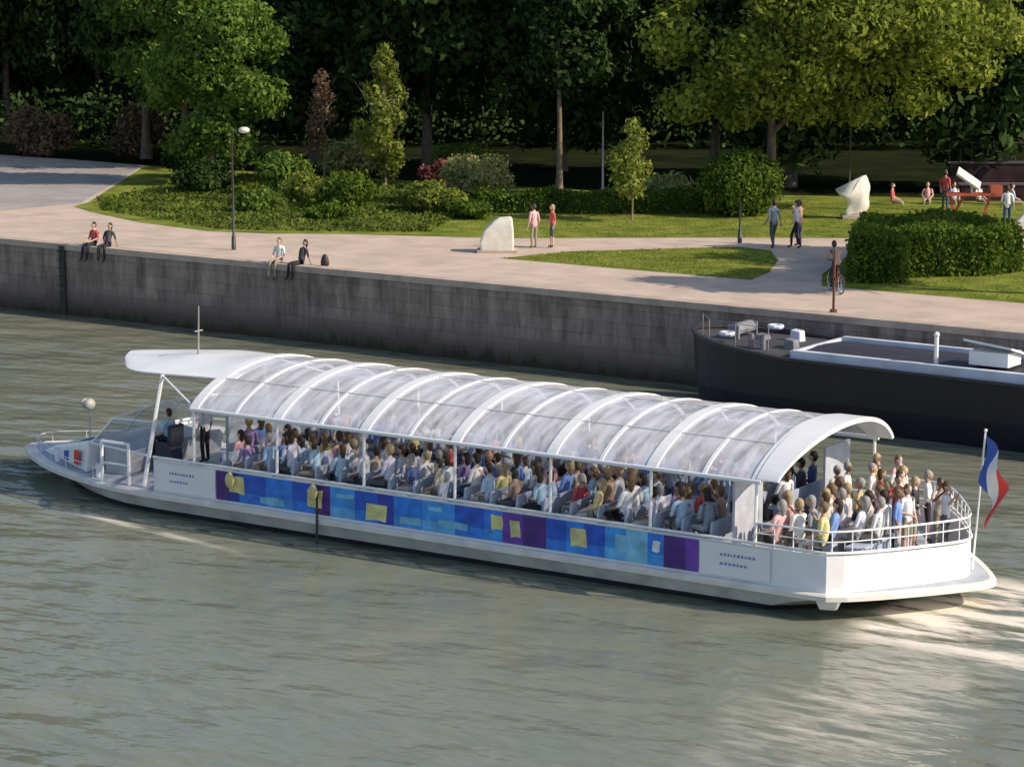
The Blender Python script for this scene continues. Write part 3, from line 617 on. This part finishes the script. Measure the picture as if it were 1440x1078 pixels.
allx=sorted(RX+[a+1.3 for a in RX[:-1]])
for x0,x1 in zip(allx[:-1],allx[1:]):
    g=G(); g.grid(lambda u,v:(x0+.04+(x1-x0-.08)*u,)+prof(TS[round(v*24)]),1,24); g.obj("roof_pane",[M_pane],boat,smooth=True)
g=G()
for t in(-1,1): g.path([(RX[0]-.1,W2*t,2.8),(RX[-1]+.1,W2*t,2.8)],.05,8)
for t in(-.62,0,.62):
    y,z=prof(t); g.path([(RX[0],y,z+.02),(RX[-1],y,z+.02)],.012,6)
g.obj("roof_rail",[M_wh2],boat)
g=rib(RX[-1]+.24,.50,.09,.05,.28); g.obj("stern_arch",[M_wh2],boat,smooth=False)
def slab(u,v,dz=0.0):
    s=-1+2*v; wid=1.85+.25*u-(.9*((u-.65)/.35)**2 if u>.65 else 0)
    x=-5.3-4.5*u+.35*abs(s)**2*u-.5*(1-abs(s))*u; 
    return (x,wid*s,3.40+.26*(1-abs(s)**2)*(1-.7*u)+dz+.02*math.sin(u*14)*(1-abs(s))-.06*u)
g=G(); NU,NV=16,12; g.grid(lambda u,v:slab(u,v,.035),NU,NV); g.grid(lambda u,v:slab(1-u,v,0),NU,NV)
for vv in(0,1):
    g.grid(lambda u,v:slab(u,vv,.035*v),NU,1)
g.grid(lambda u,v:slab(1,u,.035*v),NV,1); g.grid(lambda u,v:slab(0,u,.035*v),NV,1)
g.obj("wheelhouse_roof",[M_wh2],boat)
for x in RX:
    for s in(-1,1):
        g=G(); g.path([(x,s*2.98,1.4),(x,s*2.95,2.8)],.035,6); g.obj("roof_post",[M_wh2],boat)
g=G(); 
for s in(-1,1):
    g.path([(-9.9,s*2.1,1.35),(-9.1,s*2.1,2.1)],.03,6); g.path([(-7.6,s*2.7,.6),(-7.5,s*2.0,3.38)],.055,6)
    g.path([(-9.1,s*2.1,2.1),(-7.55,s*2.3,2.2)],.025,6)
    g.path([(-9.9,s*2.1,1.38),(-7.6,s*2.55,1.38)],.035,6); g.path([(-7.5,s*2.0,3.34),(-5.7,s*2.9,2.82)],.03,6)
for y in(-.75,.75): g.path([(-10.0,y,1.4),(-9.2,y,2.18)],.025,6)
g.path([(-9.1,-2.1,2.1),(-9.2,0,2.2),(-9.1,2.1,2.1)],.03,6)
g.path([(-9.9,-2.1,1.38),(-10.05,0,1.4),(-9.9,2.1,1.38)],.04,6); g.obj("wheelhouse_frame",[M_wh2],boat)
g=G(); g.add([(-9.88,-2.07,1.4),(-10.03,0,1.42),(-9.88,2.07,1.4),(-9.1,2.07,2.08),(-9.2,0,2.18),(-9.1,-2.07,2.08)],[(0,1,4,5),(1,2,3,4)],0)
for s in(-1,1): g.add([(-9.85,s*2.12,1.4),(-7.65,s*2.52,1.4),(-7.6,s*2.3,2.17),(-9.1,s*2.12,2.08)],[(0,1,2,3)],0)
g.obj("windscreen",[M_ws],boat)
M_blk=mat("black_console",(.04,.045,.06),.5)
g=G(); g.loft([[(-9.6,-1.9,.6),(-8.9,-1.9,.6),(-8.9,1.9,.6),(-9.6,1.9,.6)],[(-9.6,-1.9,1.35),(-8.7,-1.9,1.25),(-8.7,1.9,1.25),(-9.6,1.9,1.35)]]); g.obj("helm_console",[mat("pale_console",(.45,.47,.50),.5)],boat)
g=G(); g.box((-8.3,-.9,1.0),(.5,.5,.8)); g.box((-8.05,-.9,1.6),(.12,.5,.5)); g.obj("helm_seat",[M_blk],boat)
g=G(); g.box((-6.5,.8,1.5),(.1,3.0,1.4)); g.obj("cabin_partition",[mat("cabin_panel",(.40,.44,.50),.5)],boat)
g=G()
g.loft([[(-12.9,-.7,.6),(-9.95,-2.25,.6),(-9.95,2.25,.6),(-12.9,.7,.6)],[(-12.5,-.6,.80),(-9.95,-2.15,1.42),(-9.95,2.15,1.42),(-12.5,.6,.80)]]); g.obj("foredeck_cowling",[M_wh2],boat,bevel=.05)
g=G(); g.add([Vector((-11.35,-1.0,1.095)),Vector((-10.45,-1.55,1.315)),Vector((-10.45,-.85,1.315)),Vector((-11.35,-.45,1.095))],[(0,1,2,3)]); g.obj("cowling_hatch",[M_blk],boat)
M_fl=[mat("flag_blue",(.05,.11,.42),.8,.1),mat("flag_white",(.78,.77,.75),.8,.05),mat("flag_red",(.74,.06,.06),.8,.1)]
# small tricolour patch painted on the cowling side
A0=Vector((-11.3,-1.57,.72)); A1=Vector((-10.3,-2.09,.72)); up_=Vector((0,.03,.42)); g=G()
for i in range(3):
    p0=A0.lerp(A1,i/3)+Vector((-.03,-.03,0)); p1=A0.lerp(A1,(i+1)/3)+Vector((-.03,-.03,0)); u0=up_*(.5+.25*i/3*2); u1=up_*(.5+.25*(i+1)/3*2)
    g.add([p0,p1,p1+u1,p0+u0],[(0,1,2,3)],i)
g.obj("tricolour_patch",M_fl,boat)
for x,y in((-9.3,-2.5),(-11.6,-1.55)):
    g=G(); g.path([(x,y,.6),(x,y,.95),(x,y,.97)],[.07,.07,.1],8); g.path([(x-.15,y,.85),(x+.15,y,.85)],.035,6); g.obj("mooring_bitt",[M_wh2],boat)
g=G()
for x in(-8.9,-8.0): g.path([(x,-2.8,.6),(x,-2.8,1.65)],.045,6)
g.path([(-8.9,-2.8,1.65),(-8.0,-2.8,1.65)],.045,6); g.path([(-8.9,-2.8,1.1),(-8.0,-2.8,1.1)],.03,6); g.obj("boarding_gate",[M_wh2],boat)
br=[(-9.4,-2.6),(-10.8,-2.1),(-11.9,-1.5),(-12.8,-.9),(-13.5,-.3),(-13.5,.3),(-12.8,.9),(-11.9,1.5),(-10.8,2.1),(-9.4,2.6)]
g=G(); g.path([(x,y,.9) for x,y in br],.009,5)
for x,y in br: g.path([(x,y,.6),(x,y,.9)],.009,5)
g.obj("bow_railing",[M_wh2],boat)
g=G(); g.path([(-12.3,.5,.6),(-12.3,.5,1.6)],.02,6); g.sphere((-12.3,.5,1.75),(.14,.2,.16),12,8); g.path([(-12.45,.5,1.75),(-12.32,.5,1.75)],[.15,.13],10); g.obj("searchlight",[mat("cream_paint",(.40,.40,.34),.5)],boat,smooth=True)
g=G(); g.path([(-8.0,0,3.45),(-7.95,0,4.85)],[.03,.015],6); g.box((-7.97,0,4.2),(.04,.3,.03)); g.obj("mast",[mat("grey_mast",(.3,.28,.27),.5)],boat)
M_fy=mat("yellow_fender",(.58,.54,.22),.5,.15)
for x in(-4.4,-1.85): 
    g=G(); g.sphere((x,-3.2,1.22),(.12,.10,.2),10,8); g.path([(x,-3.15,1.48),(x,-3.2,1.38)],.015,5); g.obj("fender",[M_fy],boat,smooth=True)
g=G(); g.path([(-1.75,-3.17,1.2),(-1.7,-3.26,.0)],.03,6); g.obj("mooring_line",[M_dark],boat)
g=G(); g.loft([[(11.5,-3.1,.25),(11.85,-2.98,.25),(11.8,-2.8,.25),(11.5,-2.9,.25)],[(11.45,-3.2,.46),(11.95,-3.0,.46),(11.9,-2.8,.46),(11.4,-2.9,.46)]]); g.obj("corner_fender",[M_rub],boat,bevel=.04)
for y in(-2.2,2.2):
    g=G(); g.box((9.3,y,1.85),(.06,1.3,1.75)); g.obj("partition",[mat("grey_panel",(.45,.47,.53),.4)],boat)
# benches
FZ=.93
M_seat=mat("blue_grey_seat",(.42,.48,.60),.5)
g=G(); g.box((0,0,.42),(.40,2.0,.06)); g.box((.22,0,.62),(.05,2.0,.36),tilt=(0,.12,0))
for y in(-.8,.8): g.box((0,y,.2),(.3,.05,.4))
bench=g.obj("bench",[M_seat],boat); rows=[-5.2+.72*i for i in range(20)]; first=True
for x in rows:
    for y in(-1.75,1.75):
        o=bench if first else bench.copy()
        if not first: COL.objects.link(o); o.parent=boat
        first=False; o.location=(x,y,FZ)
kinds=['sit_lap','sit_back','sit_phone','sit_turn']
for x in rows:
    for y in(-2.48,-2.0,-1.52,-1.04,1.04,1.52,2.0,2.48):
        if random.random()<.07: continue
        k=random.choice(kinds); s=random.choice(WS)
        person(k,b2w(x+.03,y+random.uniform(-.04,.04),FZ),BA+math.pi+random.uniform(-.5,.5),"seated passenger in a %s top under the boat's glass roof"%CN[s],s,group="passengers seated on the tour boat",scale=random.uniform(.93,1.14))
for x in (-3.8,-1.2,1.6,3.9,6.3,8.2):
    s=random.choice(WS); person(random.choice(['stand','stand_phone','stand_long']),b2w(x,random.uniform(-.3,.3),FZ),random.uniform(0,6.2),"passenger in a %s top standing in the boat's aisle"%CN[s],s,scale=.97)
SP=[]
for i in range(36):
    for _ in range(80):
        x=random.uniform(10.0,12.9); y=random.uniform(-2.6,2.6)
        lim=np.interp(x,[10,11.0,11.6,12.2,12.7,13.1],[2.9,2.8,2.3,1.6,.9,.2])-.3
        if abs(y)<lim and all((x-a)**2+(y-b)**2>.14 for a,b in SP): break
    else: continue
    SP.append((x,y)); s=random.choice([0,0,1,2,5,6,7,8,0,12,10,3,6,7,0,1])
    if y>.4 or x>12: person(random.choice(['stand','stand_long','stand_phone']),b2w(x,y,FZ),random.uniform(-1,1)+BA,"standing passenger in a %s top on the open stern deck"%CN[s],s,group="passengers on the stern deck",scale=.93)
    else: person(random.choice(kinds),b2w(x,y,FZ),math.pi+random.uniform(-.35,.35),"seated passenger in a %s top on the open stern deck"%CN[s],s,group="passengers on the stern deck",scale=1.08)
for x in(10.3,11.0,11.7): 
    g=G(); g.box((x,-1.0,FZ+.42),(.4,1.8,.06)); g.box((x,-1.0,FZ+.2),(.2,1.5,.4)); g.obj("stern_bench",[M_seat],boat)
person('stand',b2w(-8.15,.4,.6),math.pi,"crew member in a white shirt standing at the helm",0,1)
person('sit_lap',b2w(-8.3,-.9,.95),math.pi,"helmsman in a light blue shirt sitting at the helm",9,1)
# flag
fl=empty("ensign","drooping blue white and red flag on a stern staff","flag",b2w(13.4,.6,1.5),BA)
g=G(); g.path([(0,0,-.9),(.20,0,2.2)],.02,6); g.sphere((.205,0,2.24),.04,8,6); g.obj("flagstaff",[M_wh2],fl)
g=G(); nu,nv=26,14
def flagp(u,v):
    hx=.20-.10*v; hz=2.12-1.0*v
    x=hx+.02+.95*u*(1-.15*v)-.40*u*u+.06*math.sin(u*8+v*4); y=-.20*u+.14*math.sin(v*5+u*7)*(.2+u); z=hz-1.05*u**1.25-.04*math.sin(v*7+u*3)
    return (x-.10*v*u,y,z)
g.grid(flagp,nu,nv)
for i in range(len(g.m)): g.m[i]=min(2,int((i//nv)/(nu*.9/3)))
g.obj("flag_cloth",M_fl,fl,smooth=True)

# ------------------------------------------------------------ moored barge
ba=empty("moored_barge","dark moored river barge with pale deck edge beside the quay","boat",(-39.8,68.1,0),-.01)
M_bh=mat("black_barge_hull",(.012,.010,.018),.45,.3,.8); M_bs=mat("pale_deck_edge",(.60,.64,.74),.5,.2,1); M_bd=mat("barge_deck",(.06,.055,.06),.7,.3,1)
hb=[(0,0),(.12,.45),(.35,.85),(.7,1.25),(1.2,1.57),(1.8,1.8),(2.6,1.95),(4,2.05),(30,2.05)]
def bring(k,zf,zb): 
    pts=[(x,-y*k) for x,y in hb]+[(x,y*k) for x,y in reversed(hb[1:])]
    return [(x+(1-k)*1.5*(1 if x<3 else 0),y,zb+(zf-zb)*max(0,1-x/9)**2) for x,y in pts]
g=G(); g.loft([bring(.8,-.3,-.3),bring(.93,.8,.8),bring(1.0,2.35,1.75)],0,True,False); g.obj("hull",[M_bh],ba)
g=G(); g.loft([bring(.985,2.25,1.66),bring(.985,2.26,1.67)],0,False,True); g.obj("deck",[M_bd],ba)
g=G(); g.loft([bring(1.0,2.35,1.75),bring(1.03,2.38,1.78),bring(1.03,2.48,1.86),bring(.97,2.48,1.86),bring(.97,2.3,1.7)],0,False,False); g.obj("bulwark",[mat("dark_bulwark",(.03,.027,.035),.5)],ba)
g=G()
for y in(-1.6,1.6): g.box((17,y,1.97),(25.5,.24,.5))
for x in(4.2,29.8): g.box((x,0,1.95),(.12,3.2,.46))
g.obj("hatch_coaming",[M_bs],ba)
g=G(); g.loft([[(4.3,-1.43,1.7),(29.7,-1.43,1.7),(29.7,1.43,1.7),(4.3,1.43,1.7)],[(4.3,-1.43,2.1),(29.7,-1.43,2.1),(29.7,1.43,2.1),(4.3,1.43,2.1)],[(4.4,-.1,2.2),(29.6,-.1,2.2),(29.6,.1,2.2),(4.4,.1,2.2)]]); g.obj("hatch_cover",[mat("dark_hatch_cover",(.03,.028,.04),.7,.2)],ba)
g=G(); g.box((10.3,-.7,2.75),(1.5,1.2,.06),tilt=(-.25,.1,0)); g.box((10.3,-.7,2.45),(1.2,.9,.4)); g.obj("skylight",[M_wh2],ba)
g=G(); g.path([(8.7,-1.2,2.0),(8.7,-1.2,3.0)],.07,8); g.sphere((8.7,-1.2,3.02),.09,8,6); g.obj("vent_post",[M_wh2],ba)
M_wi=mat("worn_grey_iron",(.20,.20,.22),.5,.3)
g=G(); g.path([(1.6,-.5,2.45),(1.6,.5,2.45)],.2,10); g.box((1.6,-.55,2.35),(.4,.08,.5)); g.box((1.6,.55,2.35),(.4,.08,.5)); g.obj("windlass",[M_wi],ba)
for x in(2.6,3.0): 
    g=G(); g.path([(x,-1.2,2.0),(x,-1.2,2.5),(x,-1.2,2.52)],[.09,.09,.11],8); g.obj("bollard",[M_wi],ba)
for x,y in((1.7,-1.1),(2.2,1.0)):
    g=G(); g.path([(x+.2*math.cos(a),y+.2*math.sin(a),2.42) for a in np.linspace(0,6.28,11)[:-1]],.07,6,closed=True); g.obj("rope_coil",[M_bs],ba)
for x,y,h_ in((3.1,.2,.5),(2.2,-.3,.35),(3.5,-.9,.4)):
    g=G(); g.loft([[(x,y,2.0),(x+.4,y,2.0),(x+.4,y+.4,2.0),(x,y+.4,2.0)],[(x+.04,y+.04,2.0+h_),(x+.36,y+.04,1.96+h_),(x+.36,y+.36,1.96+h_),(x+.04,y+.36,2.0+h_)]]); g.obj("deck_locker",[M_bs if y>0 else M_wi],ba,bevel=.03)
g=G()
for x,y in ((.6,-.7),(1.3,-1.5),(2.4,-1.82),(3.6,-1.95)): g.path([(x,y,2.2),(x,y,2.9)],.018,5)
g.path([(.6,-.7,2.88),(1.3,-1.5,2.88),(2.4,-1.82,2.88),(3.6,-1.95,2.85)],.012,5); g.obj("bow_rail",[M_wi],ba)

# ------------------------------------------------------------ bicycle
def bicycle(loc,rz):
    e=empty("bicycle","dark red bicycle ridden along the promenade","bicycle",loc,rz)
    for x in(-.5,.52):
        w_=bpy.data.objects.new("wheel",None); COL.objects.link(w_)
        w_.parent=e; w_.location=(x,0,.33)
        g=G(); g.path([(.32*math.cos(a),0,.32*math.sin(a)) for a in np.linspace(0,6.283,25)[:-1]],.018,6,closed=True); g.obj("tyre",[M_dark],w_)
        g=G(); g.path([(.29*math.cos(a),0,.29*math.sin(a)) for a in np.linspace(0,6.283,25)[:-1]],.01,5,closed=True)
        for a in np.linspace(0,6.283,13)[:-1]: g.path([(0,0,0),(.29*math.cos(a),0,.29*math.sin(a))],.003,3)
        g.obj("rim",[M_bs],w_)
    g=G(); A=(-.5,0,.33);B=(-.08,0,.3);C=(-.2,0,.82);D=(.38,0,.85);F=(.52,0,.33)
    for a,b in((A,B),(A,C),(B,C),(C,D),(B,D),(D,F)): g.path([a,b],.018,6)
    g.obj("frame",[M_redp],e)
    g=G(); g.path([(.38,0,.85),(.36,0,1.02)],.015,6); g.path([(.42,-.24,1.04),(.38,-.1,1.03),(.38,.1,1.03),(.42,.24,1.04)],.014,6); g.obj("handlebar",[M_dark],e)
    g=G(); g.sphere((-.22,0,.88),(.14,.08,.04),8,6); g.obj("saddle",[M_dark],e)
    g=G(); g.path([(-.08,0,.3),(.06,-.08,.40)],.012,5); g.path([(-.08,0,.3),(.0,.08,.17)],.012,5); g.box((.08,-.12,.40),(.09,.09,.02)); g.box((.04,.12,.16),(.09,.09,.02)); g.obj("pedal",[M_dark],e)
bicycle((-38.7,75.2,Z+.01),2.4); person('ride',(-38.7,75.2,Z),2.4,"cyclist in a dark brown top riding on the promenade",14,1,0,1,1)

# people ashore
q=math.pi/2
person('edge',(-67.9,70.75,Z-.45),-q-.1,"person in a red top sitting on the quay edge",5,1,0,0,1)
person('edge_back',(-67.2,70.75,Z-.45),-q+.2,"person in dark clothes leaning back on the quay edge",8,1,0,1,1)
person('edge',(-58.8,70.75,Z-.45),-q+.1,"person in a white top sitting on the quay edge",0,2,2,0,1)
person('edge_back',(-57.8,70.75,Z-.45),-q-.25,"person in black clothes leaning back on the quay edge",8,1,0,1,1)
bg=G(); bg.loft([[(.16*math.cos(a)*k,.12*math.sin(a)*k,z) for a in np.linspace(0,6.28,9)[:-1]] for k,z in((1,0),(1.1,.12),(.8,.3),(.3,.4))]); o=bg.obj("rucksack",[M_dark],smooth=True); o.location=(-56.9,71.0,Z+.02); tag(o,"small dark rucksack standing on the quay edge","bag")
person('stand',(-53.7,79.6,Z),2.8,"person in a pink top standing beside the carved block",6,2,1,0,.95)
person('stand_long',(-53.2,80.1,Z),-2.2,"person in a red top standing beside the carved block",5,3,3,0,.93)
person('walk',(-46.2,84.6,Z),2.6,"person in dark clothes walking on the park path",12,3,0,1,1.05)
person('walk',(-45.5,85.1,Z),-2.8,"person in a grey top walking on the park path",2,1,1,0,1.03)
person('stand_phone',(-45.8,85.9,Z),3.0,"person in a brown top standing on the park path",14,3,0,1,1.0)
person('stand',(-46.6,100.5,Z),1.5,"person in a red top standing near the steel sculpture",5,0,1,1,1)
person('walk',(-41.6,95.6,Z),2.0,"person in a white top walking on the lawn",0,0,1,1,1)
for i,(x,y) in enumerate([(-48.6,103.0),(-47.6,103.6),(-46.7,104.2),(-49.6,101.6),(-45.2,104.4)]): person('sit_lap',(x,y,Z-.4),-1.2+.5*i,"person sitting on the far lawn in the shade",[6,13,0,5,9][i],2,1,0,1)
